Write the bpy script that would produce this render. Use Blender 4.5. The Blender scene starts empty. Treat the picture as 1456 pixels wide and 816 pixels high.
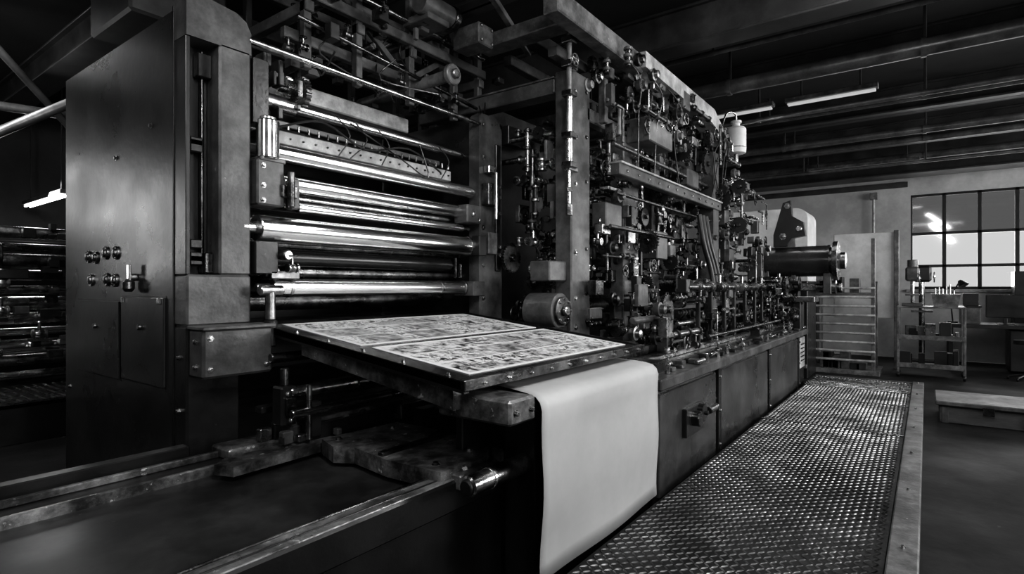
import bpy, math, random
from mathutils import Vector, Matrix
random.seed(7)
ZO=1.55
scene=bpy.context.scene
# ------------------------------------------------------------------ materials
MATS={}
def mat(name,base,rough=.5,metal=0.,var=.3,scale=6.,bump=.15,bscale=None,chips=0.,chipcol=.35,rvar=.25,stretch=(1,1,1),grime=0.,spec=.5):
    m=bpy.data.materials.new(name); m.use_nodes=True
    nt=m.node_tree; N=nt.nodes; L=nt.links
    bs=N['Principled BSDF']; bs.inputs['Specular IOR Level'].default_value=spec
    tc=N.new('ShaderNodeTexCoord'); mp=N.new('ShaderNodeMapping'); mp.inputs['Scale'].default_value=stretch
    L.new(tc.outputs['Object'],mp.inputs['Vector'])
    n1=N.new('ShaderNodeTexNoise'); n1.inputs['Scale'].default_value=scale; n1.inputs['Detail'].default_value=8; n1.inputs['Roughness'].default_value=.65
    L.new(mp.outputs[0],n1.inputs['Vector'])
    cr=N.new('ShaderNodeValToRGB'); cr.color_ramp.elements[0].position=.3; cr.color_ramp.elements[1].position=.7
    a=base*(1-var); b=min(1,base*(1+var))
    cr.color_ramp.elements[0].color=(a,a,a,1); cr.color_ramp.elements[1].color=(b,b,b,1)
    L.new(n1.outputs['Fac'],cr.inputs[0])
    col=cr.outputs[0]
    if grime>0:
        n5=N.new('ShaderNodeTexNoise'); n5.inputs['Scale'].default_value=scale*.5; n5.inputs['Detail'].default_value=9; n5.inputs['Roughness'].default_value=.75
        L.new(tc.outputs['Object'],n5.inputs['Vector'])
        c5=N.new('ShaderNodeValToRGB'); c5.color_ramp.elements[0].position=.42; c5.color_ramp.elements[1].position=.62
        gv=1-grime; c5.color_ramp.elements[0].color=(gv,gv,gv,1); c5.color_ramp.elements[1].color=(1,1,1,1)
        L.new(n5.outputs['Fac'],c5.inputs[0])
        m5=N.new('ShaderNodeMix'); m5.data_type='RGBA'; m5.blend_type='MULTIPLY'; m5.inputs[0].default_value=1
        L.new(col,m5.inputs[6]); L.new(c5.outputs[0],m5.inputs[7]); col=m5.outputs[2]
    if chips>0:
        n2=N.new('ShaderNodeTexNoise'); n2.inputs['Scale'].default_value=scale*3.1; n2.inputs['Detail'].default_value=10; n2.inputs['Roughness'].default_value=.7
        L.new(tc.outputs['Object'],n2.inputs['Vector'])
        c2=N.new('ShaderNodeValToRGB'); c2.color_ramp.elements[0].position=.72-chips; c2.color_ramp.elements[1].position=.75-chips
        L.new(n2.outputs['Fac'],c2.inputs[0])
        mx=N.new('ShaderNodeMix'); mx.data_type='RGBA'
        L.new(c2.outputs[0],mx.inputs[0]); L.new(col,mx.inputs[6]); mx.inputs[7].default_value=(chipcol,chipcol,chipcol,1)
        col=mx.outputs[2]
    L.new(col,bs.inputs['Base Color'])
    mr=N.new('ShaderNodeMapRange'); mr.inputs[1].default_value=.3; mr.inputs[2].default_value=.7; mr.inputs[3].default_value=max(.03,rough*(1-rvar)); mr.inputs[4].default_value=min(1,rough*(1+rvar))
    n3=N.new('ShaderNodeTexNoise'); n3.inputs['Scale'].default_value=scale*.7; n3.inputs['Detail'].default_value=6
    L.new(mp.outputs[0],n3.inputs['Vector']); L.new(n3.outputs['Fac'],mr.inputs[0]); L.new(mr.outputs[0],bs.inputs['Roughness'])
    bs.inputs['Metallic'].default_value=metal
    if bump>0:
        n4=N.new('ShaderNodeTexNoise'); n4.inputs['Scale'].default_value=bscale or scale*6; n4.inputs['Detail'].default_value=5
        L.new(mp.outputs[0],n4.inputs['Vector'])
        bp=N.new('ShaderNodeBump'); bp.inputs['Strength'].default_value=bump; bp.inputs['Distance'].default_value=.01
        L.new(n4.outputs['Fac'],bp.inputs['Height']); L.new(bp.outputs[0],bs.inputs['Normal'])
    MATS[name]=m; return m
def emis(name,c,s):
    m=bpy.data.materials.new(name); m.use_nodes=True
    bs=m.node_tree.nodes['Principled BSDF']
    bs.inputs['Base Color'].default_value=(c,c,c,1); bs.inputs['Emission Color'].default_value=(1,1,1,1); bs.inputs['Emission Strength'].default_value=s
    MATS[name]=m; return m
mat('dark',.012,.34,0,.5,5,.15,chips=.035,chipcol=.14)
mat('cabinet',.024,.30,0,.4,2.2,.10,bscale=22,chips=.0,rvar=.3,grime=.2)
mat('sidepanel',.06,.30,.1,.4,2.2,.10,bscale=22,chips=.03,chipcol=.15,rvar=.3,grime=.5)
mat('gray',.095,.36,0,.35,5,.18,chips=.05,chipcol=.25,grime=.5)
mat('mid',.15,.38,.1,.4,6,.2,chips=.06,chipcol=.4,grime=.6)
mat('light',.42,.45,.1,.3,5,.2,chips=.05,chipcol=.06,grime=.45)
mat('pale',.60,.5,0,.15,2,.05,grime=.2)
mat('black',.004,.4,0,.4,6,.1)
mat('oil',.012,.22,.2,.5,3,.25,bscale=9,chips=.05,chipcol=.06)
mat('chrome',.90,.21,1,.15,3,.02,rvar=.45,stretch=(.25,4,4))
mat('steel',.52,.28,1,.4,9,.12,rvar=.4,chips=.02,chipcol=.12,grime=.5)
mat('dsteel',.17,.30,1,.5,8,.25,rvar=.4,chips=.06,chipcol=.6,grime=.5)
mat('rusty',.22,.34,.5,.8,5,.8,bscale=14,chips=.10,chipcol=.6,grime=.75)
mat('pan',.045,.40,.2,.4,2,.12,bscale=5,chips=.02,chipcol=.2,grime=.6)
mat('rubber',.02,.22,0,.2,5,.03)
mat('hose',.012,.40,0,.3,10,.05)
mat('paper',.42,.7,0,.05,1.5,.12,bscale=2.5,grime=.08)
mat('sheetpaper',.74,.5,0,.06,3,.05)
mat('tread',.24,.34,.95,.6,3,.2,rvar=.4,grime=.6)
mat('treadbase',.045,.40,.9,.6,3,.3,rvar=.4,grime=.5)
mat('floor',.015,.65,0,.7,1.2,.4,bscale=6,chips=.06,chipcol=.05,grime=.5,spec=.2)
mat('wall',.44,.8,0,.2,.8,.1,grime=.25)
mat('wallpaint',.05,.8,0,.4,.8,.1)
mat('ceil',.010,.8,0,.4,1,.1)
mat('beam',.032,.45,0,.5,2,.1,grime=.4)
mat('pipe',.16,.32,.5,.5,2,.1,grime=.5)
mat('wood',.07,.6,0,.35,3,.2,stretch=(6,1,6))
mat('cratelid',.12,.5,0,.3,4,.2,grime=.6)
mat('ink',.01,.5,0,.2,5,0)
mat('drum',.06,.26,.6,.4,4,.05,rvar=.3)
emis('tube',.9,9.); emis('tubedim',.4,.35)
g=bpy.data.materials.new('glass'); g.use_nodes=True; nt=g.node_tree; nt.nodes.clear()
o=nt.nodes.new('ShaderNodeOutputMaterial'); t=nt.nodes.new('ShaderNodeBsdfTransparent'); gl=nt.nodes.new('ShaderNodeBsdfGlossy'); gl.inputs['Roughness'].default_value=.05
ms=nt.nodes.new('ShaderNodeMixShader'); ms.inputs[0].default_value=.1
nt.links.new(t.outputs[0],ms.inputs[1]); nt.links.new(gl.outputs[0],ms.inputs[2]); nt.links.new(ms.outputs[0],o.inputs[0]); t.inputs[0].default_value=(.5,.5,.5,1)
MATS['glass']=g
g2=g.copy(); g2.name='glass_dirty'
for n in g2.node_tree.nodes:
    if n.type=='BSDF_TRANSPARENT': n.inputs[0].default_value=(.09,.09,.09,1)
MATS['dirty']=g2
def picmat(name,sc,lo,hi,th,bands=0,w_=.05,dist=1.2):
    m=bpy.data.materials.new(name); m.use_nodes=True; nt=m.node_tree; N=nt.nodes; L=nt.links; bs=N['Principled BSDF']
    tc=N.new('ShaderNodeTexCoord'); n=N.new('ShaderNodeTexNoise'); n.inputs['Scale'].default_value=sc; n.inputs['Detail'].default_value=5; n.inputs['Roughness'].default_value=.68; n.inputs['Distortion'].default_value=dist
    L.new(tc.outputs['Object'],n.inputs['Vector'])
    cr=N.new('ShaderNodeValToRGB'); cr.color_ramp.elements[0].position=th-w_; cr.color_ramp.elements[1].position=th+w_
    cr.color_ramp.elements[0].color=(lo,lo,lo,1); cr.color_ramp.elements[1].color=(hi,hi,hi,1)
    if bands:
        w=N.new('ShaderNodeTexWave'); w.wave_type='BANDS'; w.bands_direction='Y'; w.inputs['Scale'].default_value=bands; w.inputs['Distortion'].default_value=.3
        L.new(tc.outputs['Object'],w.inputs['Vector'])
        mu=N.new('ShaderNodeMath'); mu.operation='MULTIPLY'; L.new(w.outputs['Fac'],mu.inputs[0]); L.new(n.outputs['Fac'],mu.inputs[1])
        L.new(mu.outputs[0],cr.inputs[0])
    else: L.new(n.outputs['Fac'],cr.inputs[0])
    L.new(cr.outputs[0],bs.inputs['Base Color']); bs.inputs['Roughness'].default_value=.45
    MATS[name]=m
picmat('pic',15,.01,.7,.49,w_=.09,dist=.5); picmat('pic2',24,.01,.75,.47,w_=.06,dist=.8); picmat('pic3',11,.02,.6,.5,w_=.14,dist=.3); picmat('text',90,.06,.75,.27,bands=16)
# ------------------------------------------------------------------ builder
def basis(d):
    d=Vector(d).normalized(); u=d.cross(Vector((0,0,1)))
    if u.length<.1: u=d.cross(Vector((0,1,0)))
    u.normalize(); return d,u,d.cross(u)
class B:
    def __init__(s,name,parent=None,sharp=32): s.name=name; s.p=parent; s.v=[]; s.f=[]; s.m=[]; s.mats=[]; s.sharp=sharp
    def add(s,vs,fs,m):
        if m not in s.mats: s.mats.append(m)
        k=s.mats.index(m); o=len(s.v); s.v+= [tuple(x) for x in vs]
        for f in fs: s.f.append([i+o for i in f]); s.m.append(k)
    def box(s,x0,x1,y0,y1,z0,z1,m,b=.006,rot=None):
        if x0>x1:x0,x1=x1,x0
        if y0>y1:y0,y1=y1,y0
        if z0>z1:z0,z1=z1,z0
        h=((x1-x0)/2,(y1-y0)/2,(z1-z0)/2); c=Vector(((x0+x1)/2,(y0+y1)/2,(z0+z1)/2)); b=min(b,min(h)*.45)
        idx={};vs=[]
        for sx in(-1,1):
            for sy in(-1,1):
                for sz in(-1,1):
                    for a in range(3):
                        sg=(sx,sy,sz); q=Vector([sg[i]*(h[i]-(0 if i==a else b)) for i in range(3)])
                        if rot is not None: q=rot@q
                        idx[(sg,a)]=len(vs); vs.append(q+c)
        fs=[]
        for a in range(3):
            b1,c1=[i for i in range(3) if i!=a]
            def S(sa,sb,sc):
                r=[0,0,0]; r[a]=sa;r[b1]=sb;r[c1]=sc; return tuple(r)
            for sa in(-1,1):
                q=[idx[(S(sa,-1,-1),a)],idx[(S(sa,1,-1),a)],idx[(S(sa,1,1),a)],idx[(S(sa,-1,1),a)]]
                if (sa==1)==(a==1): q.reverse()
                fs.append(q)
            for sb in(-1,1):
                for sc in(-1,1):
                    fs.append([idx[(S(-1,sb,sc),b1)],idx[(S(1,sb,sc),b1)],idx[(S(1,sb,sc),c1)],idx[(S(-1,sb,sc),c1)]])
        for sx in(-1,1):
            for sy in(-1,1):
                for sz in(-1,1): fs.append([idx[((sx,sy,sz),a)] for a in range(3)])
        s.add(vs,fs,m)
    def lathe(s,a,d,prof,m,seg=20):
        a=Vector(a); d,u,w=basis(d); vs=[];fs=[]
        for (t,r) in prof:
            for i in range(seg):
                an=2*math.pi*i/seg; vs.append(a+d*t+u*(r*math.cos(an))+w*(r*math.sin(an)))
        for k in range(len(prof)-1):
            for i in range(seg):
                j=(i+1)%seg; fs.append([k*seg+i,k*seg+j,(k+1)*seg+j,(k+1)*seg+i])
        fs.append(list(range(seg))[::-1]); fs.append([(len(prof)-1)*seg+i for i in range(seg)])
        s.add(vs,fs,m)
    def cyl(s,a,b,r,m,seg=20):
        a=Vector(a);b=Vector(b);L=(b-a).length; c=min(r*.2,.008,L*.2)
        s.lathe(a,b-a,[(0,r-c),(c,r),(L-c,r),(L,r-c)],m,seg)
    def tube(s,pts,r,m,seg=8,smooth=4,closed=False):
        P=[Vector(p) for p in pts]; n=len(P)
        if smooth>1 and n>2:
            Q=[]
            for i in range(n if closed else n-1):
                p0=P[i-1] if (i>0 or closed) else P[i]; p1=P[i]; p2=P[(i+1)%n]; p3=P[(i+2)%n] if (i+2<n or closed) else p2
                for k in range(smooth):
                    t=k/smooth; Q.append(.5*((2*p1)+(p2-p0)*t+(2*p0-5*p1+4*p2-p3)*t*t+(3*p1-p0-3*p2+p3)*t**3))
            if not closed: Q.append(P[-1])
            P=Q
        n=len(P); vs=[];fs=[]; u=None
        for i in range(n):
            if closed: d=P[(i+1)%n]-P[i-1]
            else: d=P[min(i+1,n-1)]-P[max(i-1,0)]
            if d.length<1e-6: d=Vector((0,0,1))
            d.normalize()
            if u is None: _,u,w=basis(d)
            else:
                u=u-d*u.dot(d)
                if u.length<1e-4:_,u,w=basis(d)
                u.normalize(); w=d.cross(u)
            for k in range(seg):
                an=2*math.pi*k/seg; vs.append(P[i]+u*(r*math.cos(an))+w*(r*math.sin(an)))
        for i in range(n if closed else n-1):
            for k in range(seg):
                j=(k+1)%seg; i2=(i+1)%n; fs.append([i*seg+k,i*seg+j,i2*seg+j,i2*seg+k])
        if not closed: fs.append(list(range(seg))[::-1]); fs.append([(n-1)*seg+k for k in range(seg)])
        s.add(vs,fs,m)
    def extr(s,poly,vec,m):
        n=len(poly); vec=Vector(vec); vs=[Vector(p) for p in poly]+[Vector(p)+vec for p in poly]
        fs=[list(range(n))[::-1],[n+i for i in range(n)]]+[[i,(i+1)%n,n+(i+1)%n,n+i] for i in range(n)]
        s.add(vs,fs,m)
    def bolt(s,p,d,r=.012,m='steel',h=.01):
        s.lathe(p,d,[(0,r*1.5),(h*.3,r*1.5),(h*.3,r),(h*1.3,r),(h*1.5,r*.7)],m,6)
    def ring(s,c,d,R,r,m,seg=16):
        d,u,w=basis(d); c=Vector(c)
        s.tube([c+u*R*math.cos(2*math.pi*i/seg)+w*R*math.sin(2*math.pi*i/seg) for i in range(seg)],r,m,6,1,True)
    def wheel(s,c,d,R,m='steel'):
        d,u,w=basis(d); c=Vector(c); s.ring(c,d,R,R*.12,m,20); s.cyl(c-d*.02,c+d*.02,R*.22,m,12)
        for k in range(4):
            an=math.pi*k/2+.4; s.cyl(c,c+u*R*math.cos(an)+w*R*math.sin(an),R*.07,m,6)
    def gear(s,c,d,R,th,n,m):
        d,u,w=basis(d); c=Vector(c); poly=[]
        for i in range(n):
            for (f,q) in ((0,R*.9),(.25,R),(.5,R),(.75,R*.9)):
                an=2*math.pi*(i+f)/n; poly.append(c+u*q*math.cos(an)+w*q*math.sin(an))
        s.extr(poly,d*th,m); s.cyl(c-d*.03,c+d*(th+.03),R*.25,m,14)
    def gauge(s,p,R):
        s.lathe(p,(0,-1,0),[(0,R*.9),(.02,R),(.05,R),(.055,R*.88)],'dsteel',20); x,y,z=p
        s.lathe((x,y-.0555,z),(0,-1,0),[(0,R*.85),(.001,R*.84)],'pale',20); s.box(x-.003,x+R*.5,y-.059,y-.0575,z-.003,z+.003,'black',.0005,Matrix.Rotation(-.8,3,'Y'))
        s.cyl((x,y-.02,z-R),(x,y-.02,z-R*2.2),.01,'steel',8)
    def valve(s,p,d,r=.03,m='steel'):
        d=Vector(d).normalized(); p=Vector(p); 
        s.lathe(p-d*r*1.4,d,[(0,r*1.2),(r*.4,r*1.2),(r*.4,r*.8),(r*1.2,r*1.05),(r*1.6,r*1.05),(r*2.4,r*.8),(r*2.4,r*1.2),(r*2.8,r*1.2)],m,12)
        up=Vector((0,0,1)) if abs(d.z)<.7 else Vector((0,-1,0))
        s.cyl(p,p+up*r*3,r*.35,m,8); s.ring(p+up*r*3,up,r*1.1,r*.2,m,12); s.cyl(p+up*r*2.8,p+up*r*3.2,r*.5,m,8)
    def roller(s,x0,x1,y,z,r,m,jr=None,jm='steel',seg=40,bands=()):
        jr=jr or r*.5; L=x1-x0; c=.006
        s.lathe((x0,y,z),(1,0,0),[(0,r-c),(c,r),(L-c,r),(L,r-c)],m,seg)
        s.cyl((x0-.1,y,z),(x0+.01,y,z),jr,jm,18); s.cyl((x1-.01,y,z),(x1+.1,y,z),jr,jm,18)
        for bx in bands: s.lathe((bx,y,z),(1,0,0),[(0,r),(.002,r*1.06),(.02,r*1.06),(.022,r)],jm,seg)
    def commit(s):
        if not s.v: return None
        vs=[Vector(v)+Vector((0,0,ZO)) for v in s.v]
        mn=Vector([min(v[i] for v in vs) for i in range(3)]); mx=Vector([max(v[i] for v in vs) for i in range(3)])
        c=(mn+mx)/2; c.z=mn.z
        me=bpy.data.meshes.new(s.name); me.from_pydata([v-c for v in vs],[],s.f)
        for m in s.mats: me.materials.append(MATS[m])
        me.polygons.foreach_set('material_index',s.m); me.polygons.foreach_set('use_smooth',[True]*len(s.f)); me.update()
        import bmesh
        bm=bmesh.new(); bm.from_mesh(me); bmesh.ops.recalc_face_normals(bm,faces=bm.faces); bm.to_mesh(me); bm.free()
        me.set_sharp_from_angle(angle=math.radians(s.sharp))
        ob=bpy.data.objects.new(s.name,me); scene.collection.objects.link(ob)
        if s.p: ob.parent=s.p; ob.location=c-s.p.location
        else: ob.location=c
        return ob
def empty(name,loc):
    e=bpy.data.objects.new(name,None); e.location=Vector(loc)+Vector((0,0,ZO)); e.empty_display_size=.3; scene.collection.objects.link(e); return e
FL=-1.55
# ------------------------------------------------------------------ room
CE=3.0; XW=15.; XB=-4.; YR=-5.; YL=12.
b=B('floor'); b.add([(XB,YR,FL),(XW,YR,FL),(XW,YL,FL),(XB,YL,FL)],[[0,1,2,3]],'floor'); b.commit()
b=B('ceiling'); b.box(XB,XW,YR,YL,CE,CE+.1,'ceil'); b.commit()
def wall_x(name,x,openings,m,th=.2):
    b=B(name); y=YR
    for (a,c,z0,z1) in sorted(openings):
        b.box(x,x+th,y,a,FL,CE,m,.001); b.box(x,x+th,a,c,FL,z0,m,.001); b.box(x,x+th,a,c,z1,CE,m,.001); y=c
    b.box(x,x+th,y,YL,FL,CE,m,.001); b.commit()
WY0,WY1,WZ0,WZ1=-3.2,.28,-.05,2.0
wall_x('wall_back',XW,[(WY0,WY1,WZ0,WZ1)],'wall')
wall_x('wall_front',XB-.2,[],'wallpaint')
def wall_y(name,y0,y1,ops,z0,z1):
    b=B(name); x=XB
    for (a,c) in ops:
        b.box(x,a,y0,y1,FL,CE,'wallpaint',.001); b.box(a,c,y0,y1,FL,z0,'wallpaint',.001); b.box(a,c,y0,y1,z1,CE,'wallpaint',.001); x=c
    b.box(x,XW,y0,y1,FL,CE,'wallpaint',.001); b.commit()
ops=[(-1.5,1.8),(5.6,8.4),(8.8,11.6),(12,14.6)]  # unseen openings, added to light the press front and streak the rollers
wall_y('wall_right',YR-.2,YR,ops,-.5,2.5)
wall_y('wall_left',YL,YL+.2,[(-2.7,-.1)],.1,2.2)  # opening out of view, added for the sheen on the cabinet side
def ywin(name,a,c,y,z0,z1,n=4):
    b=B(name)
    for k in range(n+1):
        xx=a+(c-a)*k/n; b.box(xx-.03,xx+.03,y-.05,y+.05,z0,z1,'black')
    for k in range(4): zz=z0+(z1-z0-.05)*k/3; b.box(a,c,y-.05,y+.05,zz,zz+.05,'black')
    b.commit()
for i,(a,c) in enumerate(ops): ywin('window_%d'%(i+2),a,c,YR-.1,-.5,2.5)  # added windows out of view, sized for their reflection in the rollers
ywin('window_6',-2.7,-.1,YL+.1,.1,2.2)  # unseen window added to give the cabinet side its sheen
b=B('window_1')
nc=6
for k in range(nc+1):
    y=WY0+(WY1-WY0)*k/nc; b.box(XW+.02,XW+.09,y-.035,y+.035,WZ0,WZ1,'black')
for z in (WZ0,.42,1.12,WZ1-.05): b.box(XW+.02,XW+.09,WY0,WY1,z,z+.06,'black')
b.box(XW-.08,XW,WY0-.08,WY1+.08,WZ0-.06,WZ0,'light')
b.add([(XW+.05,WY0,1.15),(XW+.05,WY1,1.15),(XW+.05,WY1,WZ1),(XW+.05,WY0,WZ1)],[[0,1,2,3]],'dirty')
b.add([(XW+.05,WY0,WZ0),(XW+.05,WY1,WZ0),(XW+.05,WY1,1.15),(XW+.05,WY0,1.15)],[[0,1,2,3]],'glass')
b.commit()
b=B('trim_1'); b.box(XW-.06,XW,WY1+.05,YL,2.18,2.3,'beam'); b.commit()
for (x,z0,z1,w) in [(2.2,2.55,3,.16),(4.0,2.6,3,.12),(5.95,2.55,3,.14),(8.0,2.75,3,.12),(10.2,2.6,3,.16),(12.4,2.6,3,.16),(14.2,2.3,3,.3)]:
    b=B('ceiling_beam'); b.box(x-w/2,x+w/2,YR,YL,z1-.03,z1,'beam'); b.box(x-.02,x+.02,YR,YL,z0,z1,'beam'); b.box(x-w,x+w,YR,YL,z0,z0+.03,'beam'); b.commit()
for (x,z,r,m) in [(7.4,2.55,.09,'pipe'),(11.7,2.5,.05,'pipe'),(9.6,2.62,.03,'pipe'),(13.2,2.5,.07,'pipe'),(6.7,2.75,.03,'pipe'),(8.95,2.5,.035,'pipe'),(12.7,2.3,.03,'pipe'),(10.8,2.45,.06,'pipe')]:
    b=B('ceiling_pipe'); b.cyl((x,YR,z),(x,YL,z),r,m,20)
    for y in range(-4,12,2):
        b.lathe((x,y,z),(0,1,0),[(0,r*1.15),(.05,r*1.15)],m,20); b.box(x-.008,x+.008,y,y+.03,z,CE,'beam')
    b.commit()
def lamp(name,x,y0,y1,z,em='tube',drop=CE,axis='y'):
    b=B(name)
    b.box(x-.07,x+.07,y0,y1,z+.03,z+.09,'mid'); b.cyl((x-.03,y0+.03,z+.01),(x-.03,y1-.03,z+.01),.015,em,10); b.cyl((x+.03,y0+.03,z+.01),(x+.03,y1-.03,z+.01),.015,em,10)
    for y in(y0+.2,y1-.2): b.box(x-.008,x+.008,y-.01,y+.01,z+.09,drop,'beam')
    b.commit()
lamp('fluorescent_lamp',8.65,.5,1.6,2.55,'tubedim'); lamp('fluorescent_lamp',8.65,1.75,3.2,2.55,'tubedim'); lamp('fluorescent_lamp',13.0,.1,2.0,2.35,'tubedim')
lamp('fluorescent_lamp',2.6,9.7,11.6,1.28,'tube')
lamp('fluorescent_lamp',1.0,-1.2,.8,2.6,'tube'); lamp('fluorescent_lamp',-1.2,1.0,3.0,2.6,'tube'); lamp('fluorescent_lamp',4.5,-.9,.9,2.75,'tube')  # fixtures out of view, added to carry the lights over the press

# ------------------------------------------------------------------ catwalk
cw=empty('tread_plate_catwalk',(5,.75,FL))
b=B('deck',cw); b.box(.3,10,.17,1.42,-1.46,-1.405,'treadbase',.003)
for x in (1,2.5,4,5.5,7,8.5,9.8): b.box(x,x+.08,.1,1.4,FL,-1.46,'dark')
b.commit()
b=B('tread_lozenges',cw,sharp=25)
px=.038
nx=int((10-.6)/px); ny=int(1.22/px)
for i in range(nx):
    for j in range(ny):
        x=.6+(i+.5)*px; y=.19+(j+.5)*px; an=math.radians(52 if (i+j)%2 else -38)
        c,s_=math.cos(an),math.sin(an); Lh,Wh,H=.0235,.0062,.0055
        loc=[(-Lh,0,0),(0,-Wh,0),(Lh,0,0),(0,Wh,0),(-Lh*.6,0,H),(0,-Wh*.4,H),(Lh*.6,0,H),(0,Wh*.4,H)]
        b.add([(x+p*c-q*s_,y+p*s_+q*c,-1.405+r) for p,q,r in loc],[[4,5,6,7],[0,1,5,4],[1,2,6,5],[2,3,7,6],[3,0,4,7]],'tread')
b.commit()
b=B('edge_curb',cw); b.box(.3,10.02,.03,.165,FL,-1.375,'mid',.008)
for x in [1.5+k*1.05 for k in range(9)]: b.bolt((x,.1,-1.375),(0,0,1),.01)
for k in range(7): b.box(9.0+k*.13,9.03+k*.13,.17,1.42,-1.405,-1.388,'steel',.003)
b.box(8.0,8.03,.17,1.42,-1.405,-1.395,'steel',.003); b.box(6.4,6.43,.17,1.42,-1.405,-1.395,'steel',.003)
b.box(10,10.05,.03,1.42,FL,-1.39,'mid'); b.commit()

# ------------------------------------------------------------------ printing press
PR=empty('printing_press',(4.5,3,FL))
b=B('side_cabinet',PR)
b.box(1.42,1.79,3.452,5.32,FL,1.59,'cabinet',.012)
b.box(1.415,1.42,3.44,3.455,FL,1.6,'black')
b.box(1.42,1.445,3.3,3.45,.07,1.40,'cabinet',.004)
b.box(1.60,1.79,3.29,3.45,.07,1.42,'gray',.012)
b.box(1.42,1.79,3.29,3.45,-.22,.07,'gray',.012)
b.box(1.42,1.72,3.29,3.45,FL,-.22,'dark',.012)
b.extr([(1.42,3.29,1.40),(1.79,3.29,1.40),(1.79,3.29,1.53),(1.76,3.29,1.59),(1.70,3.29,1.625),(1.55,3.29,1.645),(1.42,3.29,1.645)],(0,.16,0),'gray')
b.box(1.445,1.60,3.445,3.452,.07,1.4,'black',.001)
for k in range(5):
    z=.12+random.choice([0,.1,.6,1.0,1.1])+random.uniform(0,.1); x=1.5; b.box(x-.02,x+.05,3.38,3.44,z,z+random.uniform(.03,.08),'dark')
b.cyl((1.56,3.42,.1),(1.56,3.42,1.38),.012,'dsteel',12); b.box(1.55,1.6,3.36,3.44,.08,.2,'dsteel'); b.box(1.52,1.6,3.38,3.44,1.22,1.36,'dark')
b.box(1.43,1.83,3.12,3.29,-.50,-.23,'gray',.014); b.box(1.42,1.84,3.10,3.29,-.235,-.215,'gray',.005)
for p in ((1.47,3.12,-.45),(1.47,3.12,-.28),(1.79,3.12,-.45)): b.bolt(p,(0,-1,0),.012)
for p in ((1.43,3.2,-.30),(1.43,3.2,-.44)): b.bolt(p,(-1,0,0),.014)
for z in (-.4,-.7): b.bolt((1.42,3.38,z),(-1,0,0),.012)
for (y0,y1,z0,z1) in ((4.22,5.02,-.60,-.095),(3.55,4.18,-.585,-.065)):
    b.box(1.405,1.42,y0,y1,z0,z1,'cabinet',.004)
    b.box(1.4175,1.421,y0-.012,y1+.012,z0-.012,z1+.012,'black',.001)
    ym=(y0+y1)/2; b.cyl((1.385,ym,(z0+z1)/2+.08),(1.405,ym,(z0+z1)/2+.08),.018,'steel',12)
for y in (3.6,4.14): b.box(1.395,1.405,y-.02,y+.02,-.1,-.065,'steel')
def knob(p,r=.03):
    x,y,z=p; b.lathe((x,y,z),(-1,0,0),[(0,r*1.5),(.008,r*1.5),(.01,r),(.022,r*.85),(.026,r*.6)],'steel',16); b.ring((x-.01,y,z),(1,0,0),r*1.35,.005,'chrome')
for (y,z) in ((4.80,.215),(4.66,.205),(4.47,.23),(4.29,.225),(4.75,.05),(4.45,.05),(4.31,.045)): knob((1.42,y,z))
b.cyl((1.42,3.97,.06),(1.38,3.97,.06),.024,'steel',12); b.box(1.37,1.385,3.95,3.99,.0,.14,'chrome'); b.lathe((1.375,3.97,-.03),(0,0,1),[(0,.02),(.02,.034),(.06,.034),(.08,.015)],'steel',14)
b.bolt((1.42,4.3,.85),(-1,0,0),.012); b.bolt((1.42,5.2,-.75),(-1,0,0),.012); b.bolt((1.42,3.75,.97),(-1,0,0),.012)
b.commit()
b=B('side_frame',PR)
b.extr([(3.94,3.29,-.6),(4.28,3.29,-.6),(4.28,3.29,1.48),(4.24,3.29,1.56),(4.15,3.29,1.6),(3.98,3.29,1.6),(3.94,3.29,1.56)],(0,.12,0),'gray')
b.box(3.96,4.26,3.41,5.3,FL,1.57,'dark')
b.box(4.17,4.24,3.27,3.3,.15,1.35,'black')  # black strip painted in for the dark of a slot opening
for z in (-.1,.2,.55,.9,1.2,1.5): b.bolt((4.0,3.29,z),(0,-1,0),.016)
for z in (.3,.38,.85,.95,.7): b.bolt((4.22,3.28,z),(0,-1,0),.02,'chrome',.02)
b.box(3.97,4.12,3.2,3.29,.75,.95,'dsteel'); b.box(3.97,4.1,3.2,3.29,.3,.5,'mid'); b.box(4.0,4.12,3.22,3.29,1.05,1.12,'steel')
b.cyl((4.04,3.17,.62),(4.04,3.17,1.05),.014,'chrome',10)
b.commit()
b=B('rollers',PR,sharp=28)
b.roller(1.84,3.92,3.33,.365,.083,'chrome',bands=(3.8,))
b.roller(1.94,3.88,3.33,-.005,.057,'chrome',bands=(2.05,3.45,3.75))
b.roller(1.97,3.90,3.36,.865,.052,'chrome')
b.roller(2.02,3.80,3.36,.675,.052,'chrome')
b.roller(2.15,3.80,3.38,.53,.035,'chrome')
b.roller(2.05,3.80,3.45,.60,.03,'steel')
b.roller(2.0,3.75,3.5,.20,.06,'rubber')
b.roller(2.0,3.9,3.55,.10,.05,'dsteel')
b.roller(2.0,3.9,3.55,.29,.05,'dsteel')
b.roller(1.8,3.93,3.5,1.23,.035,'chrome'); b.cyl((1.8,3.48,1.22),(2.2,3.48,1.22),.055,'steel')
b.cyl((1.78,3.3,1.495),(3.96,3.3,1.495),.02,'steel')
for z,y,r,m in ((1.0,3.8,.09,'rubber'),(.75,3.9,.1,'dsteel'),(.45,3.8,.12,'rubber'),(.15,4.0,.12,'dsteel'),(1.2,4.1,.08,'dsteel'),(1.4,4.0,.05,'dsteel'),(-.1,3.8,.07,'dsteel')):
    b.roller(1.9,3.85,y,z,r,m)
b.commit()
b=B('ink_trough_and_backing',PR)
b.box(2.0,3.75,3.46,3.5,.955,1.045,'light',.006); b.box(2.0,3.75,3.5,3.75,1.03,1.06,'dark')
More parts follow.
